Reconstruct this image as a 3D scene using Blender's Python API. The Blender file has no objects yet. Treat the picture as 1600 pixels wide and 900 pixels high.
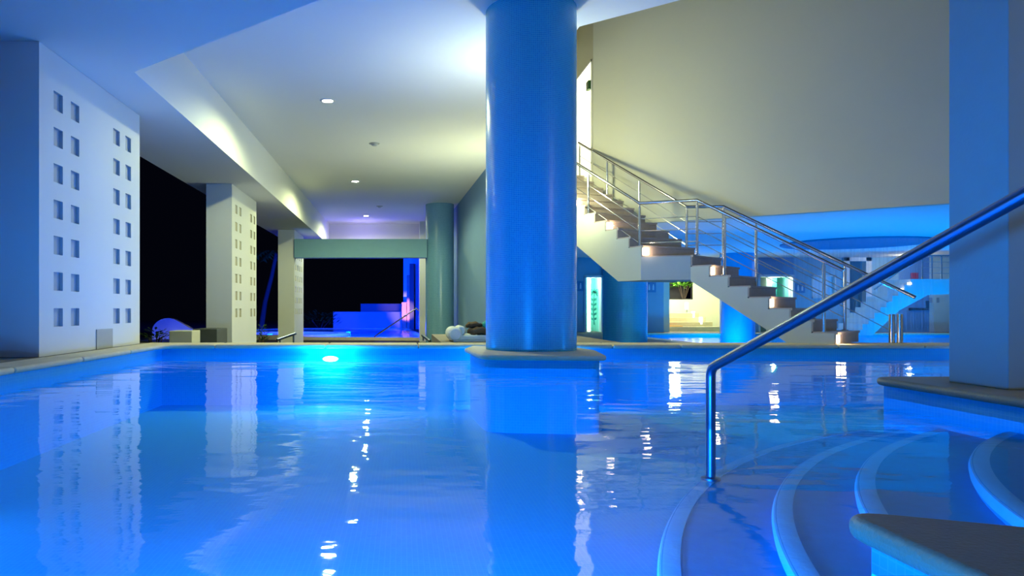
import bpy, bmesh, math, random
from math import sin, cos, pi, radians, sqrt, atan2
from mathutils import Vector
random.seed(7)
S = bpy.context.scene
COL = S.collection
EYE = 0.5
F, XV, YH = 1150.0, 627.0, 482.5

# ------------------------------------------------------------------ materials
def mat(name, col, rough=0.6, metal=0.0, var=0.0, vscale=6.0, bump=0.0, bscale=40.0, spec=0.5, coat=0.0):
    m = bpy.data.materials.new(name); m.use_nodes = True
    nt = m.node_tree; b = nt.nodes['Principled BSDF']
    b.inputs['Base Color'].default_value = (*col, 1)
    b.inputs['Roughness'].default_value = rough
    b.inputs['Metallic'].default_value = metal
    b.inputs['Specular IOR Level'].default_value = spec
    b.inputs['Coat Weight'].default_value = coat
    tc = nt.nodes.new('ShaderNodeTexCoord')
    if var > 0:
        n = nt.nodes.new('ShaderNodeTexNoise'); n.inputs['Scale'].default_value = vscale; n.inputs['Detail'].default_value = 5
        nt.links.new(tc.outputs['Object'], n.inputs['Vector'])
        mx = nt.nodes.new('ShaderNodeMixRGB'); mx.blend_type = 'MIX'
        mx.inputs[1].default_value = (*[c * (1 - var) for c in col], 1)
        mx.inputs[2].default_value = (*[min(1, c * (1 + var)) for c in col], 1)
        nt.links.new(n.outputs['Fac'], mx.inputs[0]); nt.links.new(mx.outputs[0], b.inputs['Base Color'])
    if bump > 0:
        n2 = nt.nodes.new('ShaderNodeTexNoise'); n2.inputs['Scale'].default_value = bscale; n2.inputs['Detail'].default_value = 4
        nt.links.new(tc.outputs['Object'], n2.inputs['Vector'])
        bp = nt.nodes.new('ShaderNodeBump'); bp.inputs['Strength'].default_value = bump; bp.inputs['Distance'].default_value = 0.01
        nt.links.new(n2.outputs['Fac'], bp.inputs['Height']); nt.links.new(bp.outputs['Normal'], b.inputs['Normal'])
    return m

def mosaic(name, c1, c2, grout, size=0.022, rough=0.25, gw=0.05, bump=0.6):
    m = bpy.data.materials.new(name); m.use_nodes = True
    nt = m.node_tree; b = nt.nodes['Principled BSDF']
    uv = nt.nodes.new('ShaderNodeUVMap')
    br = nt.nodes.new('ShaderNodeTexBrick'); br.offset = 0; br.squash = 1
    br.inputs['Color1'].default_value = (*c1, 1); br.inputs['Color2'].default_value = (*c2, 1)
    br.inputs['Mortar'].default_value = (*grout, 1)
    br.inputs['Scale'].default_value = 1; br.inputs['Mortar Size'].default_value = size * gw * 2
    br.inputs['Mortar Smooth'].default_value = 0.2
    br.inputs['Brick Width'].default_value = size; br.inputs['Row Height'].default_value = size
    nt.links.new(uv.outputs[0], br.inputs['Vector'])
    nt.links.new(br.outputs['Color'], b.inputs['Base Color'])
    b.inputs['Roughness'].default_value = rough
    bp = nt.nodes.new('ShaderNodeBump'); bp.inputs['Strength'].default_value = bump; bp.inputs['Distance'].default_value = 0.002; bp.invert = True
    nt.links.new(br.outputs['Fac'], bp.inputs['Height']); nt.links.new(bp.outputs['Normal'], b.inputs['Normal'])
    return m

def emis(name, col, strength):
    m = bpy.data.materials.new(name); m.use_nodes = True
    b = m.node_tree.nodes['Principled BSDF']
    b.inputs['Base Color'].default_value = (*col, 1)
    b.inputs['Emission Color'].default_value = (*col, 1)
    b.inputs['Emission Strength'].default_value = strength
    return m

def water_mat(name, tint, scale=1.0, strength=1.0, rough=0.03, dist=0.02, ior=1.125):
    m = bpy.data.materials.new(name); m.use_nodes = True
    nt = m.node_tree; nt.nodes.clear(); N = nt.nodes.new; L = nt.links.new
    out = N('ShaderNodeOutputMaterial'); mix = N('ShaderNodeMixShader')
    tr = N('ShaderNodeBsdfTransparent'); tr.inputs[0].default_value = (*tint, 1)
    gl = N('ShaderNodeBsdfGlossy'); gl.inputs['Roughness'].default_value = rough; gl.inputs[0].default_value = (0.95, 0.98, 1, 1)
    fr = N('ShaderNodeFresnel'); fr.inputs['IOR'].default_value = ior
    geo = N('ShaderNodeNewGeometry')
    mp = N('ShaderNodeMapping'); mp.inputs['Scale'].default_value = (0.55 * scale, 1.1 * scale, 1)
    mp.inputs['Rotation'].default_value = (0, 0, 0.35)
    L(geo.outputs['Position'], mp.inputs['Vector'])
    n1 = N('ShaderNodeTexNoise'); n1.inputs['Scale'].default_value = 1.6; n1.inputs['Detail'].default_value = 2; n1.inputs['Distortion'].default_value = 0.6
    n2 = N('ShaderNodeTexNoise'); n2.inputs['Scale'].default_value = 9; n2.inputs['Detail'].default_value = 3
    L(mp.outputs[0], n1.inputs['Vector']); L(mp.outputs[0], n2.inputs['Vector'])
    ad = N('ShaderNodeMath'); ad.operation = 'MULTIPLY_ADD'; ad.inputs[1].default_value = 0.13
    L(n2.outputs['Fac'], ad.inputs[0]); L(n1.outputs['Fac'], ad.inputs[2])
    bp = N('ShaderNodeBump'); bp.inputs['Strength'].default_value = strength; bp.inputs['Distance'].default_value = dist
    L(ad.outputs[0], bp.inputs['Height'])
    L(bp.outputs[0], gl.inputs['Normal'])
    L(fr.outputs[0], mix.inputs[0]); L(tr.outputs[0], mix.inputs[1]); L(gl.outputs[0], mix.inputs[2])
    L(mix.outputs[0], out.inputs[0])
    return m

def curtain_mat(name):
    m = bpy.data.materials.new(name); m.use_nodes = True
    nt = m.node_tree; nt.nodes.clear(); N = nt.nodes.new; L = nt.links.new
    out = N('ShaderNodeOutputMaterial'); mix = N('ShaderNodeMixShader')
    tr = N('ShaderNodeBsdfTransparent')
    df = N('ShaderNodeBsdfDiffuse'); df.inputs[0].default_value = (0.8, 0.9, 1, 1)
    tl = N('ShaderNodeBsdfTranslucent'); tl.inputs[0].default_value = (0.8, 0.9, 1, 1)
    m2 = N('ShaderNodeMixShader'); L(df.outputs[0], m2.inputs[1]); L(tl.outputs[0], m2.inputs[2])
    uv = N('ShaderNodeUVMap'); mp = N('ShaderNodeMapping'); mp.inputs['Scale'].default_value = (9, 0.35, 1)
    L(uv.outputs[0], mp.inputs['Vector'])
    n = N('ShaderNodeTexNoise'); n.inputs['Scale'].default_value = 1.4; n.inputs['Detail'].default_value = 4
    L(mp.outputs[0], n.inputs['Vector'])
    r = N('ShaderNodeMapRange'); r.inputs[1].default_value = 0.42; r.inputs[2].default_value = 0.75; r.inputs[3].default_value = 0.0; r.inputs[4].default_value = 0.22
    L(n.outputs['Fac'], r.inputs[0]); L(r.outputs[0], mix.inputs[0])
    L(tr.outputs[0], mix.inputs[1]); L(m2.outputs[0], mix.inputs[2]); L(mix.outputs[0], out.inputs[0])
    return m

M = {}
M['white'] = mat('white_paint', (0.78, 0.78, 0.74), 0.75, var=0.03, vscale=1.2, bump=0.12, bscale=90, spec=0.3)
M['ceil'] = mat('ceiling_paint', (0.80, 0.80, 0.77), 0.85, var=0.015, vscale=0.8, bump=0.08, bscale=60, spec=0.2)
M['beige'] = mat('beige_render', (0.66, 0.65, 0.50), 0.85, var=0.03, vscale=1.0, bump=0.15, bscale=70, spec=0.2)
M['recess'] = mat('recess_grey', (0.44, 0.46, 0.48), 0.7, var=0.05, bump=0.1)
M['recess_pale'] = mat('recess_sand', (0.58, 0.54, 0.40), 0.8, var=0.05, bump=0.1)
M['hatch'] = mat('hatch_grey', (0.42, 0.42, 0.37), 0.6, var=0.06, vscale=9, bump=0.1)
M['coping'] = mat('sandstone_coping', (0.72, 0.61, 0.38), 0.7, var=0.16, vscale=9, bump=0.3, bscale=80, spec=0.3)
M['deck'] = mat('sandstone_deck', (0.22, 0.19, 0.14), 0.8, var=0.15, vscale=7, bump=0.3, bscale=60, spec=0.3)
M['mosaic_blue'] = mosaic('blue_mosaic', (0.015, 0.41, 0.74), (0.01, 0.33, 0.68), (0.08, 0.62, 0.80))
M['mosaic_teal'] = mosaic('teal_mosaic', (0.16, 0.38, 0.54), (0.14, 0.34, 0.50), (0.22, 0.42, 0.58), size=0.03)
M['mosaic_pool'] = mosaic('pool_mosaic', (0.02, 0.52, 0.86), (0.015, 0.48, 0.83), (0.05, 0.56, 0.86), size=0.03, gw=0.04, rough=0.75, bump=0.2)
M['tread'] = mat('underwater_tread', (0.03, 0.42, 0.72), 0.6, var=0.12, vscale=14, bump=0.1)
M['nosing'] = mat('underwater_nosing', (0.25, 0.72, 0.96), 0.5, var=0.1, vscale=10, bump=0.2)
M['stair_body'] = mat('stair_white', (0.60, 0.62, 0.54), 0.7, var=0.02, bump=0.1, bscale=80)
M['step'] = mat('stair_stone', (0.48, 0.41, 0.34), 0.65, var=0.15, vscale=16, bump=0.25, bscale=60)
M['steel'] = mat('brushed_steel', (0.62, 0.62, 0.60), 0.22, metal=1.0, var=0.05, vscale=20)
M['rail_steel'] = mat('satin_pool_rail', (0.20, 0.24, 0.33), 0.3, metal=1.0, var=0.06, vscale=14)
M['black'] = mat('black_metal', (0.012, 0.012, 0.014), 0.5, var=0.1)
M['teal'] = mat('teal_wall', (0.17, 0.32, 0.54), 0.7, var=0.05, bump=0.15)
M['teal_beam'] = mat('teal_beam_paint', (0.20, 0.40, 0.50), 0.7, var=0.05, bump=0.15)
M['hall'] = mat('hall_wall_blue_light', (0.30, 0.52, 0.64), 0.8, var=0.04, bump=0.12)  # white walls, with the blue light on them put into the colour
M['cream'] = mat('cream_wall', (0.80, 0.80, 0.64), 0.8, var=0.03, bump=0.12)
M['glass_teal'] = mat('teal_frosted_panel', (0.35, 0.78, 0.68), 0.35, var=0.05)
M['palm_green'] = mat('etched_green', (0.04, 0.30, 0.24), 0.5, var=0.2)
M['leaf'] = mat('leaf_green', (0.07, 0.15, 0.02), 0.5, var=0.4, vscale=20)
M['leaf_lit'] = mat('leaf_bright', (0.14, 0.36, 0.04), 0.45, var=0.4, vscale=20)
M['bark'] = mat('palm_bark', (0.13, 0.09, 0.07), 0.9, var=0.3, vscale=12, bump=0.4)
M['towel_brown'] = mat('brown_terry', (0.13, 0.075, 0.03), 0.95, var=0.3, vscale=40, bump=0.8, bscale=160)
M['towel_green'] = mat('green_terry', (0.05, 0.45, 0.30), 0.9, var=0.2, vscale=40, bump=0.6, bscale=160)
M['towel_sand'] = mat('sand_terry', (0.62, 0.50, 0.40), 0.9, var=0.15, vscale=40, bump=0.6, bscale=160)
M['cushion'] = mat('white_cushion', (0.82, 0.83, 0.72), 0.85, var=0.04, bump=0.3, bscale=120)
M['wood'] = mat('pink_timber', (0.55, 0.28, 0.18), 0.7, var=0.2, vscale=8)
M['soil'] = mat('night_paving', (0.05, 0.045, 0.05), 0.85, var=0.3, vscale=5, bump=0.3)
M['slate'] = mat('dark_slate', (0.07, 0.08, 0.08), 0.8, var=0.2, vscale=8)
M['ring_teal'] = mat('ring_paint', (0.03, 0.26, 0.40), 0.8, var=0.1, vscale=3)
M['pillar'] = mat('pillar_paint', (0.34, 0.42, 0.40), 0.8, var=0.04, bump=0.12)
M['shaded_stone'] = mat('shaded_sandstone', (0.26, 0.21, 0.13), 0.45, var=0.18, vscale=9, bump=0.3, bscale=80, spec=0.3)  # coping sandstone darkened, the shade on the slabs put into its colour
M['sign'] = mat('sign_blue', (0.10, 0.28, 0.50), 0.4, var=0.03)
M['sign_white'] = mat('sign_white', (0.8, 0.85, 0.9), 0.5, var=0.02)
M['red'] = mat('sign_red', (0.5, 0.03, 0.03), 0.5, var=0.05)
M['exit_green'] = mat('exit_dark_green', (0.03, 0.09, 0.03), 0.5, var=0.1)
M['dark_wood'] = mat('dark_brown_soffit', (0.08, 0.05, 0.03), 0.7, var=0.2)
M['glass_dark'] = mat('dark_window', (0.02, 0.025, 0.03), 0.08, var=0.1)
M['mat_orange'] = mat('orange_mat', (0.75, 0.38, 0.06), 0.9, var=0.15, bump=0.5, bscale=200)
M['water'] = water_mat('pool_water', (0.90, 0.97, 1.0), dist=0.012)
M['water_far'] = water_mat('far_pool_water', (0.9, 0.97, 1.0), scale=1.5, dist=0.03)
M['water_out'] = water_mat('outdoor_pool_water', (0.8, 0.9, 1.0), scale=1.5, dist=0.03, ior=1.06)
M['curtain'] = curtain_mat('falling_water')
M['lamp'] = emis('lamp_white', (1.0, 0.97, 0.85), 60)
M['poollamp'] = emis('pool_lamp_white', (0.45, 0.75, 1.0), 30)
M['steplamp'] = emis('step_lamp_warm', (1.0, 0.86, 0.66), 9)
M['candle'] = emis('wall_lamp_glow', (1.0, 1.0, 0.85), 8)
M['tubelamp'] = emis('tube_lamp_glow', (0.75, 1.0, 0.92), 5)

# ------------------------------------------------------------------ mesh builder
class MB:
    def __init__(s): s.v = []; s.f = []; s.m = []; s.uv = []
    def add(s, vs, fs, mi=0, uvs=None):
        o = len(s.v); s.v += [tuple(p) for p in vs]
        for i, f in enumerate(fs):
            s.f.append([o + k for k in f]); s.m.append(mi); s.uv.append(uvs[i] if uvs else None)
        return s
    def box(s, x0, x1, y0, y1, z0, z1, mi=0):
        return s.prism([(x0, y0), (x1, y0), (x1, y1), (x0, y1)], z0, z1, mi)
    def prism(s, poly, z0, z1, mi=0):
        a = sum(poly[i][0] * poly[(i + 1) % len(poly)][1] - poly[(i + 1) % len(poly)][0] * poly[i][1] for i in range(len(poly)))
        if a < 0: poly = poly[::-1]
        n = len(poly)
        vs = [(x, y, z0) for x, y in poly] + [(x, y, z1) for x, y in poly]
        fs = [list(range(n))[::-1], list(range(n, 2 * n))] + [[i, (i + 1) % n, n + (i + 1) % n, n + i] for i in range(n)]
        return s.add(vs, fs, mi)
    def sweep(s, prof, o, d, n, w, mi=0):
        """profile (s,z) in the vertical plane (origin o, direction d), extruded along n by w"""
        k = len(prof); vs = []
        for off in (0, w):
            for a, z in prof:
                vs.append((o[0] + d[0] * a + n[0] * off, o[1] + d[1] * a + n[1] * off, z))
        fs = [list(range(k)), list(range(k, 2 * k))[::-1]] + [[(i + 1) % k, i, k + i, k + (i + 1) % k] for i in range(k)]
        return s.add(vs, fs, mi)
    def lathe(s, c, prof, seg=48, mi=0, a0=0, a1=2 * pi, closed=True):
        """prof: list of (r,z) around vertical axis at c; uv in metres"""
        vs = []; k = len(prof)
        cnt = seg if closed else seg + 1
        for i in range(cnt):
            a = a0 + (a1 - a0) * i / seg
            for r, z in prof: vs.append((c[0] + r * cos(a), c[1] + r * sin(a), z))
        fs = []; uvs = []
        rm = max(r for r, z in prof)
        for i in range(seg):
            j = (i + 1) % cnt
            for q in range(k - 1):
                fs.append([i * k + q, j * k + q, j * k + q + 1, i * k + q + 1])
                u0 = rm * (a0 + (a1 - a0) * i / seg); u1 = rm * (a0 + (a1 - a0) * (i + 1) / seg)
                uvs.append([(u0, prof[q][1]), (u1, prof[q][1]), (u1, prof[q + 1][1]), (u0, prof[q + 1][1])])
        return s.add(vs, fs, mi, uvs)
    def tube(s, pts, r, seg=12, mi=0, caps=True):
        pts = [Vector(p) for p in pts]; n = len(pts); rings = []
        for i in range(n):
            t = ((pts[i] - pts[i - 1]).normalized() if i else Vector()) + ((pts[i + 1] - pts[i]).normalized() if i < n - 1 else Vector())
            t.normalize()
            if i == 0:
                up = Vector((0, 0, 1)) if abs(t.z) < 0.95 else Vector((1, 0, 0))
                a = t.cross(up).normalized()
            else:
                a = (a - t * a.dot(t)).normalized()
            b = t.cross(a)
            ri = r[i] if isinstance(r, (list, tuple)) else r
            k = 1.0
            if 0 < i < n - 1:
                c = (pts[i] - pts[i - 1]).normalized().dot((pts[i + 1] - pts[i]).normalized())
                k = 1 / max(0.5, sqrt((1 + c) / 2))
            rings.append([pts[i] + (a * cos(2 * pi * q / seg) + b * sin(2 * pi * q / seg)) * ri for q in range(seg)])
        vs = [p for rg in rings for p in rg]
        fs = []
        for i in range(n - 1):
            for q in range(seg):
                fs.append([i * seg + q, i * seg + (q + 1) % seg, (i + 1) * seg + (q + 1) % seg, (i + 1) * seg + q])
        if caps:
            fs.append(list(range(seg))[::-1]); fs.append([(n - 1) * seg + q for q in range(seg)])
        return s.add(vs, fs, mi)
    def build(s, name, mats, parent=None, smooth=False, bevel=0, bseg=3, sub=0, fix=True):
        me = bpy.data.meshes.new(name)
        off = Vector(parent_world(parent)) if parent else Vector((0, 0, 0))
        me.from_pydata([tuple(Vector(p) - off) for p in s.v], [], s.f)
        if not isinstance(mats, (list, tuple)): mats = [mats]
        for m in mats: me.materials.append(m)
        uvl = me.uv_layers.new(name='UVMap')
        for i, p in enumerate(me.polygons):
            p.material_index = s.m[i]; p.use_smooth = smooth
            nrm = p.normal
            for j, li in enumerate(p.loop_indices):
                if s.uv[i]: uvl.data[li].uv = s.uv[i][j]
                else:
                    co = me.vertices[me.loops[li].vertex_index].co + off
                    if abs(nrm.z) > 0.7: uvl.data[li].uv = (co.x, co.y)
                    else:
                        h = sqrt(nrm.x ** 2 + nrm.y ** 2) or 1
                        uvl.data[li].uv = (co.x * -nrm.y / h + co.y * nrm.x / h, co.z)
        if fix:
            bm = bmesh.new(); bm.from_mesh(me)
            bmesh.ops.recalc_face_normals(bm, faces=bm.faces[:]); bm.to_mesh(me); bm.free()
        o = bpy.data.objects.new(name, me); COL.objects.link(o)
        if parent: o.parent = parent
        if bevel:
            b = o.modifiers.new('Bevel', 'BEVEL'); b.width = bevel; b.segments = bseg; b.limit_method = 'ANGLE'; b.angle_limit = radians(40)
        if sub:
            q = o.modifiers.new('Subd', 'SUBSURF'); q.levels = sub; q.render_levels = sub
        if smooth:
            try: me.set_sharp_from_angle(angle=radians(42))
            except Exception: pass
        return o

def parent_world(p):
    v = Vector(p.location)
    while p.parent: p = p.parent; v += Vector(p.location)
    return v

def tag(o, label, cat, group=None, kind=None):
    o['label'] = label; o['category'] = cat
    if group: o['group'] = group
    if kind: o['kind'] = kind
    return o
def struct(o, label=None, cat=None):
    o['kind'] = 'structure'
    if label: o['label'] = label
    if cat: o['category'] = cat
    return o
def thing(name, label, cat, loc, group=None, kind=None):
    o = bpy.data.objects.new(name, None); COL.objects.link(o); o.location = loc; o.empty_display_size = 0.2
    return tag(o, label, cat, group, kind)
def copy_tree(o, parent=None):
    c = o.copy(); COL.objects.link(c)
    if parent: c.parent = parent
    for ch in list(o.children): copy_tree(ch, c)
    return c
def light(name, kind, loc, energy, col, radius=0.1, parent=None, spot=None, blend=0.6, rot=None, size=None):
    l = bpy.data.lights.new(name, kind); l.energy = energy; l.color = col
    if kind in ('POINT', 'SPOT'): l.shadow_soft_size = radius
    if kind == 'SPOT': l.spot_size = spot; l.spot_blend = blend
    if kind == 'AREA' and size: l.shape = 'RECTANGLE'; l.size, l.size_y = size
    o = bpy.data.objects.new(name, l); COL.objects.link(o)
    o.location = Vector(loc) - (Vector(parent_world(parent)) if parent else Vector())
    if rot: o.rotation_euler = rot
    if parent: o.parent = parent
    return o
def at(x, y, Y):            # point seen at pixel x,y lying Y metres in front of the camera
    return ((x - XV) * Y / F, Y, EYE + (YH - y) * Y / F)
def arcpts(c, r, a0, a1, n):
    return [(c[0] + r * cos(radians(a0 + (a1 - a0) * i / n)), c[1] + r * sin(radians(a0 + (a1 - a0) * i / n))) for i in range(n + 1)]
def rounded(poly_r):
    """polygon with a fillet radius per corner: list of (x,y,r)"""
    out = []; n = len(poly_r)
    for i in range(n):
        x, y, r = poly_r[i]; p = Vector((x, y)); a = Vector(poly_r[i - 1][:2]); b = Vector(poly_r[(i + 1) % n][:2])
        if r <= 0: out.append((x, y)); continue
        u = (a - p).normalized(); v = (b - p).normalized(); ang = u.angle(v); t = r / math.tan(ang / 2)
        p0 = p + u * t; p1 = p + v * t
        for k in range(9):
            q = k / 8; out.append(tuple(p0 * (1 - q) ** 2 + p * 2 * q * (1 - q) + p1 * q * q))
    return out

WATER = -0.145
FLOOR = -0.85
SOFF, CEIL = 3.27, 4.18
PL, PF = -3.3, 10.25          # left and far coping edges of the pool
NEARY = 0.9
C0 = (6.1, 0.8)               # centre of the round steps
# ================================================================== SETTING
# deck floors
m = MB()
m.box(-4.9, PL - 0.30, -3, 10.9, -0.4, -0.004)
m.box(0.6, 3.3, 10.9, 14.6, -0.4, -0.004)
m.box(-3.6, 1.38, -3, 0.55, -0.4, -0.004)
m.box(1.4, 9.2, -3, 1.55, -0.4, -0.004)
m.prism([(3.8, 2.0), (9.2, 1.55), (9.2, 5.1), (3.8, 5.1)], -0.4, -0.004)
m.box(8.3, 9.2, 5.1, 10.2, -0.4, -0.004)
struct(m.build('floor', M['deck']), 'sandstone deck running round the pool', 'floor')
# low ceiling over the near side and along the left, rotated edge at 45 degrees
m = MB()
m.prism([(-4.75, 32), (-4.75, -3), (9.2, -3), (9.2, -1.75), (-3.13, 8.62), (-3.13, 32)], SOFF + 0.003, 4.6)
struct(m.build('ceiling', M['ceil']), 'low white ceiling with slanting front edge above the pool', 'ceiling')
m = MB()
m.prism([(-3.2, 32), (-3.2, 6), (9.2, -5), (9.2, 3.96), (2.32, 9.6), (2.27, 16.9), (2.22, 19.2), (1.94, 27.2), (1.9, 32)], CEIL, CEIL + 0.3)
struct(m.build('ceiling', M['ceil']), 'raised white ceiling with recessed downlights', 'ceiling')
# high ceiling over the stair void
m = MB(); m.prism([(1.5, 8), (13, 0), (16, 8), (8, 17), (1.5, 18)], 7.6, 7.75)
struct(m.build('ceiling', M['dark_wood']), 'dark brown ceiling high over the stair void', 'ceiling')
# right wall of the passage, seen left of the tiled column
m = MB(); m.prism([(2.27, 17.2), (2.22, 19.2), (1.94, 27.2), (1.9, 29.5), (2.4, 29.5), (2.5, 17.2)], -0.4, 7.6)
struct(m.build('wall_right', M['teal']), 'grey green passage wall behind the white daybed', 'wall')
# upper beige wall over the far hall with the open doorway in its side
KX, KY = 3.91, 15.0
d_w = Vector((5.185 - 2.92, 6.99 - 8.55)).normalized()
pend = (KX + d_w.x * 9.5, KY + d_w.y * 9.5); nb = (-d_w.y, d_w.x)
m = MB()
m.prism([(KX, KY), pend, (pend[0] + nb[0] * 0.2, pend[1] + nb[1] * 0.2), (KX + 0.12, KY + 0.1), (KX, KY + 0.1)], 2.176, 7.6)
struct(m.build('wall_back', M['beige']), 'tall beige upper wall behind the staircase', 'wall')
m = MB()
m.box(KX, KX + 0.12, KY + 0.1, 17.2, 5.62, 7.6)
m.box(KX, KX + 0.12, 16.9, 17.2, 3.25, 5.62)
m.box(2.5, KX + 0.12, 17.2, 17.35, -0.4, 7.6)
struct(m.build('wall_side', M['beige']), 'beige side wall above the lit doorway at the stair head', 'wall')
m = MB()
m.box(KX + 0.12, 6.2, 16.9, 17.05, 3.25, 5.62); m.box(6.2, 6.35, 13.6, 17.05, 3.25, 5.62)
m.prism([(KX + 0.12, KY + 0.12), (6.2, 13.6), (6.2, 17.05), (KX + 0.12, 17.05)], 5.62, 5.72)
m.prism([(2.61, 15.07), (2.5, 17.2), (6.35, 17.2), (6.35, 13.65), (KX + 0.1, KY + 0.2), (3.68, 15.53)], 2.95, 3.25)
struct(m.build('wall_inner', M['cream']), 'brightly lit white upstairs passage through the doorway', 'wall')
dr = thing('door_1', 'open doorway glowing white at the head of the staircase', 'door', (KX, 16, 3.25)); dr['kind'] = 'structure'
f = MB(); f.box(KX - 0.015, KX + 0.13, KY + 0.1, KY + 0.135, 3.25, 5.62); f.box(KX - 0.015, KX + 0.13, 16.86, 16.9, 3.25, 5.62); f.box(KX - 0.015, KX + 0.13, KY + 0.1, 16.9, 5.58, 5.62)
f.build('door_frame', M['white'], dr)
light('passage_lamp', 'POINT', (5.0, 15.9, 5.3), 420, (1.0, 0.98, 0.82), 0.25)
# wall right of the camera
m = MB(); m.box(9.2, 9.4, -3.2, 10.6, -0.4, 7.6)
struct(m.build('wall_right', M['white']), 'white wall beyond the pool steps on the right', 'wall')

# ================================================================== POOL
pool = thing('swimming_pool', 'large blue lit indoor pool filling the foreground with round entry steps', 'swimming pool', (0, 5.5, FLOOR))
m = MB(); m.box(PL - 0.3, 8.4, NEARY - 0.3, PF + 0.35, FLOOR - 0.1, FLOOR)
m.build('basin_floor', M['mosaic_pool'], pool)
m = MB()
m.box(PL - 0.3, PL - 0.05, NEARY - 0.3, PF + 0.3, FLOOR, -0.056)
m.box(PL - 0.05, 8.4, PF + 0.05, PF + 0.3, FLOOR, -0.056)
m.box(PL - 0.05, 1.15, NEARY - 0.3, NEARY - 0.05, FLOOR, -0.056)
m.box(1.15, 8.4, NEARY - 0.3, 1.80, FLOOR, -0.056)
m.box(3.52, 8.4, 3.5, 5.37, FLOOR, -0.056)
m.box(8.15, 8.4, 5.37, PF + 0.05, FLOOR, -0.056)
m.build('basin_wall', M['mosaic_pool'], pool)
def coping_slab(poly, label=None, mt='coping'):
    q = MB(); q.prism(poly, -0.056, 0.0)
    o = q.build('coping_slab', M[mt], pool, bevel=0.024, bseg=4, smooth=True)
    if label: o['label'] = label
G = 0.004
ys = [-2.0, 0.9, 2.25, 3.6, 4.95, 6.3, 7.65, 9.0]
for i in range(1, len(ys) - 1):
    coping_slab([(PL - 0.42, ys[i] + G), (PL, ys[i] + G), (PL, ys[i + 1] - G), (PL - 0.42, ys[i + 1] - G)])
coping_slab(rounded([(PL - 0.42, 9.0 + G, 0), (PL, 9.0 + G, 0), (PL, PF, 0.35), (-2.6, PF, 0), (-2.6, PF + 0.66, 0), (PL - 0.42, PF + 0.66, 0)]))
xs = [-2.6, -1.06, 0.24, 1.6, 2.95, 3.9, 4.87, 6.1, 7.3, 8.4]
for a, b in zip(xs[:-1], xs[1:]):
    coping_slab([(a + G, PF), (b - G, PF), (b - G, PF + 0.66), (a + G, PF + 0.66)])
coping_slab([(PL - 0.42, NEARY - 0.4), (1.1, NEARY - 0.4), (1.1, NEARY), (PL, NEARY)])
# near block with its rounded nose, and the far block under the square pillar
coping_slab(rounded([(1.1, 0.3, 0), (1.075, 1.86, 0.09), (1.45, 1.70, 0.1), (6.5, 1.55, 0), (6.5, 0.3, 0)]), 'dark coping slab with rounded nose in the near corner', 'shaded_stone')
coping_slab(rounded([(3.45, 3.3, 0), (6.0, 3.3, 0), (6.0, 5.45, 0), (3.46, 5.45, 0.16)]), 'dark coping slab with rounded end under the square pillar', 'shaded_stone')
# submerged round steps
m0 = [(5.50, 118.2, 180.6, -0.42), (5.09, 120.5, 180.0, -0.35), (4.775, 121, 180, -0.28), (4.345, 123, 180, -0.21)]
for i, (R, a0, a1, z) in enumerate(m0):
    q = MB(); pts = arcpts(C0, R - 0.015, a0, a1, 60); q.prism(pts + [(5.2, 1.2)], FLOOR if i == 0 else m0[i - 1][3] - 0.02, z - 0.004)
    st = q.build('step', M['tread'], pool)
    prof = [(R - 0.08, z - 0.03), (R - 0.08, z), (R - 0.03, z), (R - 0.008, z - 0.007), (R, z - 0.025), (R - 0.004, z - 0.05 if i else z - 0.09), (R - 0.02, z - 0.055 if i else z - 0.1), (R - 0.08, z - 0.03)]
    q = MB(); q.lathe(C0, prof, seg=64, a0=radians(a0), a1=radians(a1), closed=False)
    q.build('nosing', M['nosing'], st, smooth=True)
q = MB(); q.prism(arcpts(C0, 3.95, 122, 180, 50) + [(5.2, 1.2)], -0.21, -0.004); q.build('step', M['deck'], pool)
# water surface
wobj = MB(); wobj.add([(x, y, WATER) for x, y in [(PL - 0.05, NEARY - 0.05), (1.15, NEARY - 0.05), (1.15, 1.8), (3.9, 1.8), (3.52, 3.6), (3.52, 5.37), (8.15, 5.37), (8.15, PF + 0.05), (PL - 0.05, PF + 0.05)]], [list(range(9))])
wobj.build('water_surface', M['water'], pool, fix=False)
# underwater lamps set in the pool walls
def pool_lamp(x, y, nx, ny, label, z=-0.27, power=60, col=(0.0, 0.2, 1.0), push=0.16, flat=1.0, tilt=None):
    t = thing('pool_lamp', label, 'pool lamp', (x, y, z), 'underwater lamps in the pool walls')
    rot = atan2(ny, nx)
    def disc(name, r, d0, d1, mt, fl=flat):
        q = MB(); n = 24; ring = []
        for d in (d0, d1):
            for k in range(n):
                a = 2 * pi * k / n; u = r * cos(a); v = r * fl * sin(a)
                ring.append((x + nx * d - ny * u, y + ny * d + nx * u, z + v))
        q.add(ring, [list(range(n))[::-1], list(range(n, 2 * n))] + [[k, (k + 1) % n, n + (k + 1) % n, n + k] for k in range(n)])
        return q.build(name, mt, t, bevel=0.004)
    disc('bezel', 0.13, 0.0, 0.02, M['steel']); disc('lens', 0.105, 0.02, 0.03, M['poollamp'])
    if tilt is None: light('pool_lamp_light', 'POINT', (x + nx * push, y + ny * push, z), power, col, 0.05, parent=t)
    else: light('pool_lamp_light', 'SPOT', (x + nx * 0.05, y + ny * 0.05, z), power, col, 0.06, parent=t, spot=radians(120), blend=0.8, rot=(radians(90 - tilt), 0, rot - pi / 2))
    return t
PB = (0.0, 0.24, 1.0)  # lamps after the first are unseen, added to light pool and surroundings
pool_lamp(-0.99, PF + 0.05, 0, -1, 'flat underwater lamp glowing below the far coping left of the tiled column', z=-0.2, power=100, col=PB, flat=0.35, push=0.3)
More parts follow.
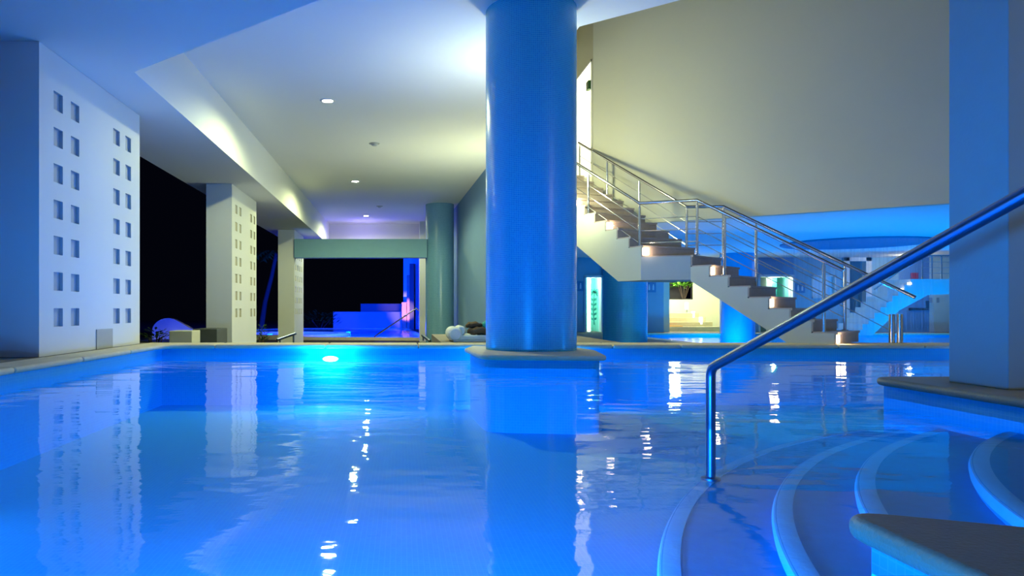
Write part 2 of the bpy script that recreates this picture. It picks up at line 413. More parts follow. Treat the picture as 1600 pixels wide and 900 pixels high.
pool_lamp(1.75, PF + 0.05, 0, -1, 'added round underwater lamp in the far pool wall hidden behind the tiled column', power=130, col=PB, flat=0.35, push=0.2)  # hidden lamp added to brighten the far part of the pool
pool_lamp(7.9, PF + 0.05, 0, -1, 'unseen round underwater lamp in the far pool wall behind the square pillar', power=150, col=PB, tilt=15)
pool_lamp(PL - 0.05, 2.4, 1, 0, 'unseen round underwater lamp in the left pool wall nearest the viewer', power=50, col=PB, tilt=28)
pool_lamp(PL - 0.05, 4.0, 1, 0, 'unseen round underwater lamp in the left pool wall before the pierced pier', power=50, col=PB, tilt=28)
pool_lamp(-2.2, NEARY - 0.05, 0, 1, 'unseen round underwater lamp in the near pool wall, leftmost of three', power=600, col=PB, tilt=28)
pool_lamp(-0.6, NEARY - 0.05, 0, 1, 'unseen round underwater lamp in the near pool wall, middle of three', power=600, col=PB, tilt=28)
pool_lamp(0.1, NEARY - 0.05, 0, 1, 'unseen round underwater lamp in the near pool wall, rightmost of three', power=600, col=PB, tilt=28)
pool_lamp(-1.2, NEARY - 0.05, 0.75, 0.66, 'added round underwater lamp aimed across the round steps', power=1700, col=PB, z=-0.21, tilt=24)  # unseen lamp added to brighten the submerged treads
pool_lamp(8.15, 7.4, -1, 0, 'unseen round underwater lamp in the right pool wall behind the square pillar', power=260, col=PB, tilt=15)

# ================================================================== COLUMNS
CX, CY = 1.602, 9.1
t = thing('tiled_column', 'big round column in blue mosaic standing in the pool on a stone plinth', 'column', (CX, CY, 0))
q = MB(); q.lathe((CX, CY), [(0.553, 0.0), (0.553, CEIL)], seg=96); q.build('shaft', M['mosaic_blue'], t, smooth=True)
PP = [(0.80, 9.35), (0.86, 7.95), (2.19, 7.80), (2.36, 8.95), (2.25, 9.95), (0.95, 9.95)]
q = MB(); q.prism(rounded([(x, y, r) for (x, y), r in zip(PP, (0.3, 0.32, 0.16, 0.1, 0, 0))]), -0.056, 0.0)
q.build('plinth_slab', M['coping'], t, bevel=0.024, bseg=4, smooth=True)
pc = (1.58, 8.95)
q = MB(); q.prism(rounded([(x + (pc[0] - x) * 0.09, y + (pc[1] - y) * 0.07, r) for (x, y), r in zip(PP, (0.27, 0.3, 0.14, 0.1, 0, 0))]), FLOOR, -0.056)
q.build('plinth_base', M['mosaic_pool'], t)

def pier(name, label, y0, y1, wd, zb, cols_y, rows_z, hatch=None, rec='recess', D=0.035):
    X1 = -3.75; X0 = X1 - wd
    t = thing(name, label, 'pier', ((X0 + X1) / 2, (y0 + y1) / 2, zb))
    q = MB()
    # pierced face at X1: grid with recesses
    yc = sorted({y0, y1, *[v for c in cols_y for v in c]}); zc = sorted({zb, SOFF, *[v for r in rows_z for v in r]})
    for i in range(len(yc) - 1):
        for j in range(len(zc) - 1):
            a, b, c, d = yc[i], yc[i + 1], zc[j], zc[j + 1]
            hole = (a, b) in cols_y and (c, d) in rows_z
            if not hole: q.add([(X1, a, c), (X1, b, c), (X1, b, d), (X1, a, d)], [[0, 1, 2, 3]])
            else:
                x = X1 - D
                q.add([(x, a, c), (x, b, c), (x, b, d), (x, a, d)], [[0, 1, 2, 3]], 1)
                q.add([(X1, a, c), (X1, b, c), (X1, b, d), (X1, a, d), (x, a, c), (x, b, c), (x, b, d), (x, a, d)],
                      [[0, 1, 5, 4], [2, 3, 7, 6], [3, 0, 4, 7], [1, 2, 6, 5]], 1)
    q.add([(X0, y0, zb), (X1, y0, zb), (X1, y0, SOFF), (X0, y0, SOFF)], [[0, 1, 2, 3]])
    q.add([(X0, y1, zb), (X1, y1, zb), (X1, y1, SOFF), (X0, y1, SOFF)], [[3, 2, 1, 0]])
    q.add([(X0, y0, zb), (X0, y1, zb), (X0, y1, SOFF), (X0, y0, SOFF)], [[3, 2, 1, 0]])
    q.add([(X0, y0, zb), (X1, y0, zb), (X1, y1, zb), (X0, y1, zb)], [[3, 2, 1, 0]])
    q.build('pier_shaft', [M['white'], M[rec]], t, fix=False)
    if hatch:
        h = MB(); h.box(X1, X1 + 0.012, hatch[0], hatch[1], 0.0, hatch[2]); h.build('access_panel', M['hatch'], t, bevel=0.003)
    return t
def rows(zs, h): return [(round(z, 4), round(z + h, 4)) for z in zs]
RZ = [0.5 + 2.30 - k * 0.38 for k in range(7)]
def ycol(xa, xb): return (round(-3.75 * F / (xa - XV), 4), round(-3.75 * F / (xb - XV), 4))
cy1 = [ycol(83.8, 98.2), ycol(110.8, 123.8), ycol(177, 187), ycol(196, 204.6)]
RZ1 = [2.355 - k * 0.392 + 0.5 for k in range(7)]
RZ1 = rows([z - 0.197 for z in RZ1], 0.2)
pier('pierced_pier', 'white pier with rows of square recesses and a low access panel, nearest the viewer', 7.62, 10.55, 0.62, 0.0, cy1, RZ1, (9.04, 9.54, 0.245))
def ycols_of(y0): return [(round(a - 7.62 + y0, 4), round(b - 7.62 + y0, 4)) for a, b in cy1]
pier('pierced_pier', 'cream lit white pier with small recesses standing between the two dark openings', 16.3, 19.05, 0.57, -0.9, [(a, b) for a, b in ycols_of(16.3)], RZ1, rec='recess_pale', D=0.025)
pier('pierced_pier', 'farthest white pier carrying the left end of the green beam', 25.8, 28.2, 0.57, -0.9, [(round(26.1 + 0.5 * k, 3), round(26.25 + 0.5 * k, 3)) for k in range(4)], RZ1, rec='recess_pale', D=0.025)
# far round column and green beam
t = thing('round_column', 'plain grey green round column at the right end of the beam', 'column', (1.36, 26.0, -0.9))
q = MB(); q.lathe((1.36, 26.0), [(0.5, -0.9), (0.5, CEIL)], seg=64); q.build('shaft', M['mosaic_teal'], t, smooth=True)
q = MB(); q.box(-3.74, 0.9, 25.72, 26.2, 2.29, 2.94)
tag(q.build('beam', M['teal_beam']), 'grey green beam spanning from the farthest pier to the round column', 'beam')
# far header wall and pier closing the passage
q = MB(); q.box(-4.6, 0.78, 32.0, 32.3, 2.93, 4.6)
struct(q.build('wall_back', M['white']), 'violet lit header wall above the green beam', 'wall')
q = MB(); q.box(0.78, 1.9, 31.0, 32.3, -0.9, 4.6)
struct(q.build('wall_side', M['white']), 'narrow white wall end beside the round column', 'wall')
# square pillar on the right
q = MB(); q.box(3.735, 4.45, 4.53, 5.02, 0, SOFF)
tag(q.build('square_pillar', M['pillar'], bevel=0.006), 'square pillar at the right edge standing on the dark rounded slab', 'pillar')

# ================================================================== CEILING FITTINGS
for (x, y, lab, pw) in ((512, 157, 'largest recessed downlight in the raised ceiling, nearest the viewer', 520), (555, 283, 'middle recessed downlight in the raised ceiling', 620), (572, 337, 'smallest recessed downlight in the raised ceiling, farthest away', 620)):
    Y = (CEIL - EYE) * F / (YH - y); X = (x - XV) * Y / F
    t = thing('downlight', lab, 'downlight', (X, Y, CEIL), 'recessed downlights in the raised ceiling')
    q = MB(); q.lathe((X, Y), [(0.075, CEIL - 0.004), (0.10, CEIL - 0.014), (0.13, CEIL - 0.010), (0.14, CEIL)], seg=32); q.build('trim_ring', M['white'], t, smooth=True)
    q = MB(); q.lathe((X, Y), [(0.0, CEIL - 0.012), (0.10, CEIL - 0.012)], seg=32); q.build('lens', M['lamp'], t)
    light('downlight_lamp', 'SPOT', (X, Y, CEIL - 0.05), pw, (0.90, 1.0, 0.46), 0.09, parent=t, spot=radians(170), blend=0.35)
for (x, y, lab) in ((585, 224, 'smoke detector on the raised ceiling between the first two downlights'), (593, 322, 'smoke detector on the ceiling just before the farthest downlight'), (596, 351, 'smoke detector low above the green beam')):
    Y = (CEIL - EYE) * F / (YH - y); X = (x - XV) * Y / F
    t = thing('smoke_detector', lab, 'smoke detector', (X, Y, CEIL), 'smoke detectors on the raised ceiling')
    q = MB(); q.lathe((X, Y), [(0.0, CEIL - 0.02), (0.11, CEIL - 0.018), (0.12, CEIL)], seg=28); q.build('base', M['hatch'], t, smooth=True)
    q = MB(); q.lathe((X, Y), [(0.0, CEIL - 0.06), (0.05, CEIL - 0.055), (0.075, CEIL - 0.02)], seg=24); q.build('sensor', M['recess'], t, smooth=True)

# ================================================================== STAIRCASE
T, R_, W = 0.295, 0.171, 1.158
A1, A2 = 0.793, 1.147
P0 = Vector((6.11, 10.384)); P1 = Vector((3.932, 12.075))
d1 = Vector((cos(A1), -sin(A1))); n1 = Vector((sin(A1), cos(A1)))
d2 = Vector((cos(A2), -sin(A2))); n2 = Vector((sin(A2), cos(A2)))
P7 = P0 - d1 * T * 7
LZ = 8 * R_
stair = thing('staircase', 'white staircase with brown stone steps rising left to the lit doorway', 'staircase', (P0.x, P0.y, 0))
q = MB()
# lower flight: coordinate s goes up the flight (direction -d1)
prof = [(0, 0.0)]
for k in range(8): prof += [(T * k, R_ * (k + 1) - 0.02), (T * (k + 1) if k < 7 else T * 7 + 0.0, R_ * (k + 1) - 0.02)]
prof += [(T * 7, LZ - 0.42), (0.62, 0.0)]
pp = []
for p_ in prof:
    if not pp or (abs(pp[-1][0] - p_[0]) + abs(pp[-1][1] - p_[1])) > 1e-6: pp.append(p_)
q.sweep(pp, P0, -d1, n1, W)
# landing
F7 = P7 + n1 * W; FP1 = P1 + n2 * W
q.prism([tuple(P7), tuple(F7), tuple(FP1), tuple(P1)], LZ - 0.40, LZ - 0.02)
# upper flight
NU = 11
prof = [(0, LZ - 0.40), (0, LZ - 0.02)]
for k in range(NU): prof += [(T * k, LZ + R_ * (k + 1) - 0.02), (T * (k + 1), LZ + R_ * (k + 1) - 0.02)]
prof += [(T * NU, LZ + R_ * NU - 0.42), (T * NU, LZ + R_ * NU - 0.62), (0.55, LZ - 0.40)]
pp = []
for p_ in prof:
    if not pp or (abs(pp[-1][0] - p_[0]) + abs(pp[-1][1] - p_[1])) > 1e-6: pp.append(p_)
q.sweep(pp, P1, -d2, n2, W)
q.build('stair_slab', M['stair_body'], stair)
def stone_step(o, d, n, k, zb):
    z1 = zb + R_ * (k + 1); z0 = zb + R_ * k
    s0 = T * k; e = -0.02
    prof = [(s0 + e, z0 + 0.0), (s0 + e, z1 - 0.035), (s0 + e - 0.02, z1 - 0.033), (s0 + e - 0.02, z1), (s0 + T + e, z1), (s0 + T + e, z1 - 0.02), (s0, z1 - 0.02), (s0, z0)]
    q = MB(); q.sweep(prof, o, -d, n, W - 0.01); q.build('step', M['step'], stair)
for k in range(7): stone_step(P0 + n1 * 0.005, d1, n1, k, 0)
# landing riser and paving
q = MB(); o_ = P7 + n1 * 0.005
q.sweep([(-0.02, LZ - R_), (-0.02, LZ - 0.035), (-0.04, LZ - 0.033), (-0.04, LZ), (0.0, LZ), (0.0, LZ - R_)], o_, -d1, n1, W - 0.01)
q.prism([tuple(P7 + n1 * 0.01), tuple(F7 - n1 * 0.01), tuple(FP1 - n2 * 0.01), tuple(P1 + n2 * 0.01)], LZ - 0.02, LZ)
q.build('landing', M['step'], stair)
for k in range(NU): stone_step(P1 + n2 * 0.005, d2, n2, k, LZ)
# recessed step lights: in every third riser at the near end
def step_light(o, d, n, k, zb):
    p = o - d * (T * k - 0.022) + n * 0.012
    z = zb + R_ * k + 0.02
    q = MB(); q.sweep([(0, z), (0, z + 0.105), (-0.012, z + 0.105), (-0.012, z)], p, -d, n, 0.13)
    fr = q.build('step_light', M['steplamp'], stair, bevel=0.004); fr['label'] = 'small glowing step light'
    c = p + d * 0.07 + n * 0.07
    light('step_lamp', 'POINT', (c.x, c.y, z + 0.055), 2.2, (1.0, 0.72, 0.45), 0.03, parent=stair)
for k in (0, 3, 6): step_light(P0, d1, n1, k, 0)
for k in (0, 3, 6): step_light(P1, d2, n2, k, LZ)
# railings
RH = 0.88
def rail_side(name, label, inset, ext):
    t = thing(name, label, 'railing', tuple((P7 + n1 * inset).to_3d()))
    a = inset
    def low(s, z=0): p = P0 - d1 * s + n1 * a; return Vector((p.x, p.y, z))
    def up(s, z=0): p = P1 - d2 * s + n2 * a; return Vector((p.x, p.y, z))
    pitch = R_ / T
    l0, l1 = 7 * T - 0.08, -ext
    zl = lambda s: R_ + pitch * s
    zu = lambda s: LZ + pitch * s
    top = LZ + RH
    u_end = T * 10.3
    lz = zl(l0)
    hz = lambda s, h: LZ + h + (s - l0) * pitch
    cu = 0.10
    def line(h):
        return [up(u_end, LZ + h + (u_end - cu) * pitch), up(cu, LZ + h), low(l0, LZ + h), low(l1, hz(l1, h))]
    q = MB(); q.tube(line(RH), 0.026, 14); q.build('handrail', M['steel'], t, smooth=True)
    for h in (0.22, 0.42, 0.62):
        q = MB(); L_ = line(h); 
        if ext > 0.2: L_[3] = low(-0.42, hz(-0.42, h))
        q.tube(L_, 0.007, 8); q.build('rod', M['steel'], t, smooth=True)
    def post(p, zb, zt):
        q = MB(); q.lathe((p.x, p.y), [(0.0, zb), (0.045, zb), (0.045, zb + 0.012), (0.0215, zb + 0.014), (0.0215, zt - 0.07), (0.012, zt - 0.06), (0.012, zt)], seg=14); q.build('post', M['steel'], t, smooth=True)
    for s in (0.15, 1.55 if a < 0.5 else 1.45):
        k = int(max(s, 0) / T); post(low(s), R_ * (k + 1), hz(s, RH))
    post(low(l0), LZ, top); post(up(cu), LZ + R_ if cu > 0 else LZ, top)
    for s in (1.25, 2.15, 3.0) if a > 0.5 else (1.42, 2.6):
        k = int(s / T); post(up(s), LZ + R_ * (k + 1), LZ + RH + (s - cu) * pitch)
    if ext > 0.2:
        for s in (-0.46, -0.56):
            p = low(s); q = MB(); q.lathe((p.x, p.y), [(0.0, 0.0), (0.04, 0.0), (0.04, 0.42), (0.0, 0.43)], seg=16); q.build('newel', M['steel'], t, smooth=True)
    return t
rail_side('stair_railing', 'steel railing along the near pool side of the staircase', 0.06, 0.10)
rail_side('stair_railing', 'steel railing along the far wall side of the staircase, ending at paired newels', W - 0.06, 0.75)
# small dark box beside the doorway
q = MB(); q.box(KX - 0.07, KX - 0.002, KY + 0.12, KY + 0.3, 5.02, 5.2)
tag(q.build('exit_sign', M['exit_green'], bevel=0.006), 'small dark green box sign at the jamb of the lit doorway', 'sign')

# ================================================================== POOL HANDRAIL (near right)
hb = Vector((1.665, 3.96, -0.42)); ht = Vector((1.665, 3.96, 0.181)); hu = Vector((1.861, 2.2, 0.84)); dirh = (hu - ht)
he = ht + dirh * 1.42
t = thing('pool_handrail', 'steel handrail rising out of the water beside the round steps', 'handrail', tuple(hb))
pts = [hb, ht - Vector((0, 0, 0.05))]
for k in range(1, 6):
    q_ = k / 6; a_ = ht - Vector((0, 0, 0.05)); b_ = ht + dirh.normalized() * 0.05
    pts.append(a_ * (1 - q_) ** 2 + ht * 2 * q_ * (1 - q_) + b_ * q_ ** 2)
pts += [ht + dirh.normalized() * 0.05, he]
e2 = he + Vector((0.06, -0.06, -0.02)); pts += [e2, Vector((e2.x + 0.02, e2.y - 0.02, 0.0))]
q = MB(); q.tube(pts, 0.025, 20); q.build('rail', M['rail_steel'], t, smooth=True)
q = MB(); q.lathe((hb.x, hb.y), [(0.0225, hb.z + 0.001), (0.05, hb.z + 0.001), (0.05, hb.z + 0.012), (0.024, hb.z + 0.02)], seg=24); q.build('base_flange', M['rail_steel'], t, smooth=True)

# ================================================================== DAYBED WITH TOWELS (left of the tiled column)
def blob(c, r, seg=20, rings=12, squash=None, name=None):
    vs = []; fs = []
    for i in range(rings + 1):
        th = pi * i / rings
        for j in range(seg):
            a = 2 * pi * j / seg
            def sp(v, e): return (abs(v) ** e) * (1 if v >= 0 else -1)
            e = squash or 1
            vs.append((c[0] + r[0] * sp(sin(th), e) * sp(cos(a), e), c[1] + r[1] * sp(sin(th), e) * sp(sin(a), e), c[2] + r[2] * sp(cos(th), e)))
    for i in range(rings):
        for j in range(seg):
            fs.append([i * seg + j, (i + 1) * seg + j, (i + 1) * seg + (j + 1) % seg, i * seg + (j + 1) % seg])
    return MB().add(vs, fs)
BY = 11.15
bx = (700 - XV) * BY / F
t = thing('daybed', 'low white daybed with a rolled bolster behind the tiled column', 'daybed', (bx + 0.8, BY + 0.4, 0))
q = MB(); q.box(bx + 0.10, bx + 1.6, BY, BY + 0.75, 0.02, 0.10); q.build('mattress', M['cushion'], t, bevel=0.03, bseg=4, smooth=True)
q = MB(); q.box(bx + 0.08, bx + 1.62, BY - 0.02, BY + 0.77, 0.0, 0.02); q.build('frame', M['white'], t, bevel=0.006)
q = MB(); q.tube([(bx + 0.11, BY + y_, 0.112) for y_ in (-0.03, 0.0, 0.05, 0.70, 0.75, 0.78)], [0.08, 0.10, 0.11, 0.11, 0.10, 0.08], 28)
q.build('bolster', M['cushion'], t, smooth=True)
q = MB(); q.tube([(bx + 0.21, BY + y_, 0.165) for y_ in (0.1, 0.14, 0.62, 0.66)], [0.055, 0.075, 0.075, 0.055], 24)
q.build('neck_roll', M['cushion'], t, smooth=True)
def towel(c, r, mt, label, rot=0.0, n=5):
    q = blob(c, r, 28, 16, 0.6)
    q.v = [(x, y, z + 0.012 * sin(x * 31 + y * 13) + 0.008 * sin(x * 67)) for x, y, z in q.v]
    o = q.build('towel', mt, None, smooth=True)
    return tag(o, label, 'towel', 'towels heaped on the daybed')
towel((bx + 0.53, BY + 0.22, 0.160), (0.22, 0.18, 0.055), M['towel_brown'], 'larger brown towel lying lowest on the white daybed')
towel((bx + 0.42, BY + 0.30, 0.250), (0.13, 0.13, 0.038), M['towel_brown'], 'smaller brown towel lying on top of the larger brown one')
towel((bx + 0.62, BY + 0.24, 0.262), (0.075, 0.10, 0.048), M['towel_green'], 'crumpled sea green towel on the brown ones')
towel((bx + 0.72, BY + 0.34, 0.275), (0.08, 0.10, 0.05), M['towel_sand'], 'pale pinkish towel half hidden by the tiled column')

# ================================================================== GARDEN AND OUTDOOR POOL BY NIGHT
GZ = -0.9
q = MB(); q.box(-60, 8.0, 14.6, 90, GZ - 0.3, GZ - 0.02); q.box(-60, -4.9, 5, 14.6, GZ - 0.3, GZ - 0.02); q.box(-4.9, 0.6, 10.92, 14.6, GZ - 0.3, GZ - 0.02)
struct(q.build('floor', M['soil']), 'dark night paving beyond the pool', 'floor')
op = thing('outdoor_pool', 'outdoor pool glowing deep blue beyond the green beam', 'swimming pool', (-2.5, 43, GZ))
outer = rounded([(-9.5, 34.5, 0.5), (1.0, 33.0, 0.5), (0.1, 48.5, 1), (-8, 48.5, 3), (-9.8, 42, 2)])
q = MB(); q.prism(outer, GZ - 0.02, GZ + 0.02); q.build('basin', M['mosaic_pool'], op)
q = MB(); q.add([(x, y, GZ + 0.08) for x, y in outer], [list(range(len(outer)))]); q.build('water_surface', M['water_out'], op, fix=False)
n_ = len(outer); cx_ = sum(p[0] for p in outer) / n_; cy_ = sum(p[1] for p in outer) / n_
q = MB(); inn = [(cx_ + (x - cx_) * 1.0, cy_ + (y - cy_) * 1.0) for x, y in outer]; out_ = [(cx_ + (x - cx_) * 1.05, cy_ + (y - cy_) * 1.04) for x, y in outer]
vs = [(x, y, z) for z in (GZ - 0.02, GZ + 0.12) for x, y in inn] + [(x, y, z) for z in (GZ - 0.02, GZ + 0.12) for x, y in out_]
fs = []
for i in range(n_):
    j = (i + 1) % n_
    fs += [[i, j, n_ + j, n_ + i], [2 * n_ + i, 3 * n_ + i, 3 * n_ + j, 2 * n_ + j], [n_ + i, n_ + j, 3 * n_ + j, 3 * n_ + i]]
q.add(vs, fs); q.build('coping', M['coping'], op)
# curved island kerb inside the outdoor pool
q = MB(); q.lathe((-5.6, 37.5), [(2.4, GZ + 0.02), (2.4, GZ + 0.16), (3.0, GZ + 0.16), (3.0, GZ + 0.02)], seg=40); q.build('curved_kerb', M['coping'], op, smooth=True)
for (x, y) in ((-0.8, 35.5), (-3.2, 44.5), (-7.5, 42)):
    light('outdoor_pool_lamp', 'POINT', (x, y, GZ + 0.45), 200, (0.0, 0.035, 1.0), 0.15, parent=op)
for x in (-3.2, -0.6):
    light('outdoor_pool_fill', 'SPOT', (x, 32.6, 2.6), 14000, (0.0, 0.03, 1.0), 0.15, rot=(radians(72), 0, 0), spot=radians(95), blend=0.6)  # unseen blue spots added to brighten the outdoor pool
# outdoor handrail
p0 = Vector(at(588, 524, 33.5)); p1 = Vector(at(650, 482, 32.5))
t = thing('pool_handrail', 'slim steel handrail slanting over the outdoor pool', 'handrail', tuple(p0))
q = MB(); q.tube([Vector((p0.x - 0.1, p0.y, GZ + 0.1)), p0, p1, p1 + Vector((0.15, 0, -0.1)), Vector((p1.x + 0.18, p1.y, GZ))], 0.035, 10); q.build('rail', M['steel'], t, smooth=True)
# low wall beyond the outdoor pool, posts and screen
q = MB(); q.box(-5.0, 1.2, 54, 54.4, GZ - 0.02, 0.28)
tag(q.build('garden_wall', M['white']), 'low garden wall lit blue beyond the outdoor pool', 'wall')
q = MB(); q.box(-3.2, 0.55, 58, 58.4, GZ - 0.02, 0.9)
tag(q.build('garden_wall', M['hatch']), 'dark grey wall rising behind the low blue wall', 'wall')
xa = at(631, 0, 50)[0]; 
t = thing('timber_post', 'pinkish timber post with a short block at its foot beside the blue garden wall', 'post', (xa + 0.25, 50, GZ))
q = MB(); q.box(xa + 0.2, xa + 0.5, 49.8, 50.1, GZ - 0.02, at(0, 430, 50)[2]); q.build('post', M['wood'], t, bevel=0.02)
q = MB(); q.box(xa - 0.15, xa + 0.18, 49.8, 50.1, GZ - 0.02, at(0, 472, 50)[2]); q.build('foot_block', M['wood'], t, bevel=0.02)
q = MB(); xb = at(640, 0, 49.6)[0]; q.box(xb, xb + 0.3, 49.5, 49.7, GZ - 0.02, at(0, 412, 49.6)[2])
tag(q.build('dark_screen', M['black'], bevel=0.01), 'tall narrow black screen in front of the blue garden wall', 'screen')
q = MB(); q.box(0.15, 1.3, 51, 51.3, GZ - 0.02, 5.5)
tag(q.build('garden_wall', M['white']), 'tall wall lit vivid blue at the right end of the garden', 'wall')
light('garden_lamp', 'SPOT', (-0.4, 44.5, 0.2), 1500, (0.0, 0.04, 1.0), 0.2, rot=(radians(92), 0, radians(-10)), spot=radians(110))
# curved blue wall left, planter box and plants
cB = at(262, 0, 34)
t = thing('curved_garden_wall', 'blue lit garden wall with a humped round top between the first two piers', 'wall', (cB[0], 34, GZ))
prof = []
zc_ = at(0, 518, 34)[2]
for k in range(25):
    a = pi - pi * k / 24; prof.append((0.72 * cos(a), zc_ + 0.62 * sin(a)))
prof = [(-0.72, GZ - 0.02)] + prof[:18] + [(1.1, zc_ + 0.12), (2.6, zc_ + 0.02), (2.6, GZ - 0.02)]
q = MB(); q.sweep(prof, (cB[0], 34), (1, 0), (0, 1), 0.35); q.build('wall_body', M['white'], t)
light('garden_lamp', 'SPOT', (cB[0] + 0.6, 31.2, GZ + 0.5), 260, (0.0, 0.04, 1.0), 0.1, rot=(radians(95), 0, 0), spot=radians(110))
p = at(264, 517, 14.4); p2 = at(300, 517, 14.4); p3 = at(324, 514, 15.2)
q = MB(); q.box(p[0], p2[0], 14.4, 15.0, GZ - 0.02, p[2])
tag(q.build('planter_box', M['beige'], bevel=0.015), 'square beige masonry box beside the cream pier', 'planter')
q = MB(); q.box(at(301, 0, 15.2)[0], p3[0] + 0.2, 15.2, 16.1, GZ - 0.02, p3[2])
tag(q.build('masonry_bench', M['slate'], bevel=0.015), 'dark grey masonry bench between the beige box and the cream pier', 'bench')
def bush(name, label, c, r, n, size, mt, stem=True, cat='shrub', group=None):
    t = thing(name, label, cat, (c[0], c[1], c[2] - r[2]), group)
    q = MB()
    for i in range(n):
        a = random.uniform(0, 2 * pi); th = math.acos(random.uniform(-0.6, 1)); k = random.uniform(0.45, 1)
        p = Vector((c[0] + r[0] * k * sin(th) * cos(a), c[1] + r[1] * k * sin(th) * sin(a), c[2] + r[2] * k * cos(th)))
        d = Vector((cos(a), sin(a), random.uniform(-0.2, 0.8))).normalized(); w = d.cross(Vector((0, 0, 1))).normalized()
        L_ = size * random.uniform(0.7, 1.3); up = w.cross(d)
        q.add([p, p + d * L_ * 0.5 + w * L_ * 0.22 + up * 0.05 * L_, p + d * L_, p + d * L_ * 0.5 - w * L_ * 0.22 + up * 0.05 * L_], [[0, 1, 2, 3]])
    q.build('foliage', mt, t, fix=False)
    q = MB()
    for i in range(5):
        a = i * 1.3; b = Vector((c[0] + 0.1 * r[0] * cos(a), c[1] + 0.1 * r[1] * sin(a), GZ if stem is True else stem))
        q.tube([b, Vector((c[0] + 0.5 * r[0] * cos(a), c[1] + 0.5 * r[1] * sin(a), c[2]))], 0.015, 6)
    q.build('stem', M['bark'], t)
    return t
c_ = at(243, 524, 17.0); bush('shrub', 'small leafy shrub at the foot of the nearest pierced pier', (c_[0], 17, c_[2] - 0.05), (0.3, 0.3, 0.2), 120, 0.13, M['leaf'])
c_ = at(409, 520, 21.0); bush('shrub', 'dark shrub between the cream pier and the farthest pier', (c_[0], 21, c_[2] - 0.1), (0.16, 0.3, 0.35), 90, 0.14, M['leaf'])
c_ = at(500, 498, 51.5); bush('shrub', 'dark bush beyond the outdoor pool, seen under the green beam', (c_[0], 51.5, c_[2] - 0.1), (1.4, 0.8, 0.7), 220, 0.35, M['leaf'])
# palm trunk faintly lit violet between second and third piers
t = thing('palm_tree', 'dim leaning palm between the cream pier and the farthest pier', 'palm tree', (at(410, 0, 52)[0], 52, GZ))
a_ = Vector((at(408, 0, 52)[0], 52, GZ)); b_ = Vector(at(432, 395, 52))
q = MB(); q.tube([a_, a_.lerp(b_, 0.35) + Vector((-0.1, 0, 0)), a_.lerp(b_, 0.7), b_], [0.2, 0.16, 0.14, 0.13], 12); q.build('trunk', M['bark'], t, smooth=True)
q = MB()
for i in range(11):
    a = i * 2 * pi / 11; d = Vector((cos(a), sin(a), 0)); pr_ = None
    for k in range(9):
        s_ = k / 8 * 1.8; p = b_ + d * s_ + Vector((0, 0, 0.5 * s_ - 0.42 * s_ * s_))
        if pr_:
            w = d.cross(Vector((0, 0, 1)))
            for sg in (-1, 1): q.add([pr_, p, p + w * sg * 0.34 + Vector((0, 0, -0.18))], [[0, 1, 2]])
        pr_ = p
q.build('fronds', M['leaf'], t, fix=False)
# small handrails of the steps going down outside the far coping
def small_rail(label, xa, ya, xb, yb, Y, foot):
    a = Vector(at(xa, ya, Y)); b = Vector(at(xb, yb, Y + 0.25))
    t = thing('step_handrail', label, 'handrail', (b.x, b.y, foot))
    q = MB(); q.tube([a, b], 0.022, 10); q.build('rail', M['rail_steel'], t, smooth=True)
    for k in (0.15, 0.88):
        p = a.lerp(b, k); q = MB(); q.tube([p, Vector((p.x, p.y, foot))], 0.014, 8); q.build('post', M['rail_steel'], t, smooth=True)
small_rail('short low handrail behind the far coping in front of the farthest pier', 433, 531, 462, 521, 11.6, GZ)
small_rail('short low handrail at the foot of the far round column', 672, 533, 660, 524, 11.4, 0.0 - 0.004)

# ================================================================== FAR HALL BEHIND THE STAIRCASE
HZ, HC, HW, HB = -0.34, 2.36, -0.45, 26.7
hx = lambda x, Y=HB: (x - XV) * Y / F
hz_ = lambda y, Y=HB: EYE + (YH - y) * Y / F
q = MB(); q.prism([(2.5, 17.4), (3.95, 15.3), (pend[0] + 0.3, pend[1] + 0.3), (30, 9.0), (30, 33), (2.5, 33)], HC, HC + 0.2)
struct(q.build('ceiling', M['ceil']), 'blue lit ceiling of the far hall', 'ceiling')
q = MB()
q.box(2.5, 7.0, 14.7, HB + 5, HZ - 0.3, HZ); q.box(7.0, 32, 25.0, HB + 6, HZ - 0.3, HZ)
q.box(3.3, 32, 10.92, 11.3, HZ - 0.5, -0.06)
struct(q.build('floor', M['deck']), 'pale stone floor of the far hall', 'floor')
hp = thing('hall_pool', 'second pool in the far hall behind the staircase', 'swimming pool', (15, 18, HZ - 1.2))
q = MB(); q.box(3.3, 32, 11.3, 25.0, HZ - 1.3, HZ - 1.2); q.build('basin_floor', M['mosaic_pool'], hp)
q = MB(); q.box(6.9, 7.05, 14.6, 25, HZ - 1.2, HZ - 0.05); q.box(7.0, 32, 24.9, 25.05, HZ - 1.2, HZ - 0.05); q.build('basin_wall', M['mosaic_pool'], hp)
q = MB(); q.add([(x, y, HW) for x, y in [(3.3, 11.3), (32, 11.3), (32, 24.95), (7.0, 24.95), (7.0, 14.7), (3.3, 14.7)]], [list(range(6))]); q.build('water_surface', M['water_far'], hp, fix=False)
q = MB(); q.box(7.0, 32, 24.85, 25.3, HZ - 0.05, HZ + 0.012); q.box(6.85, 7.25, 14.6, 25.3, HZ - 0.05, HZ + 0.012); q.build('coping', M['coping'], hp, bevel=0.015)
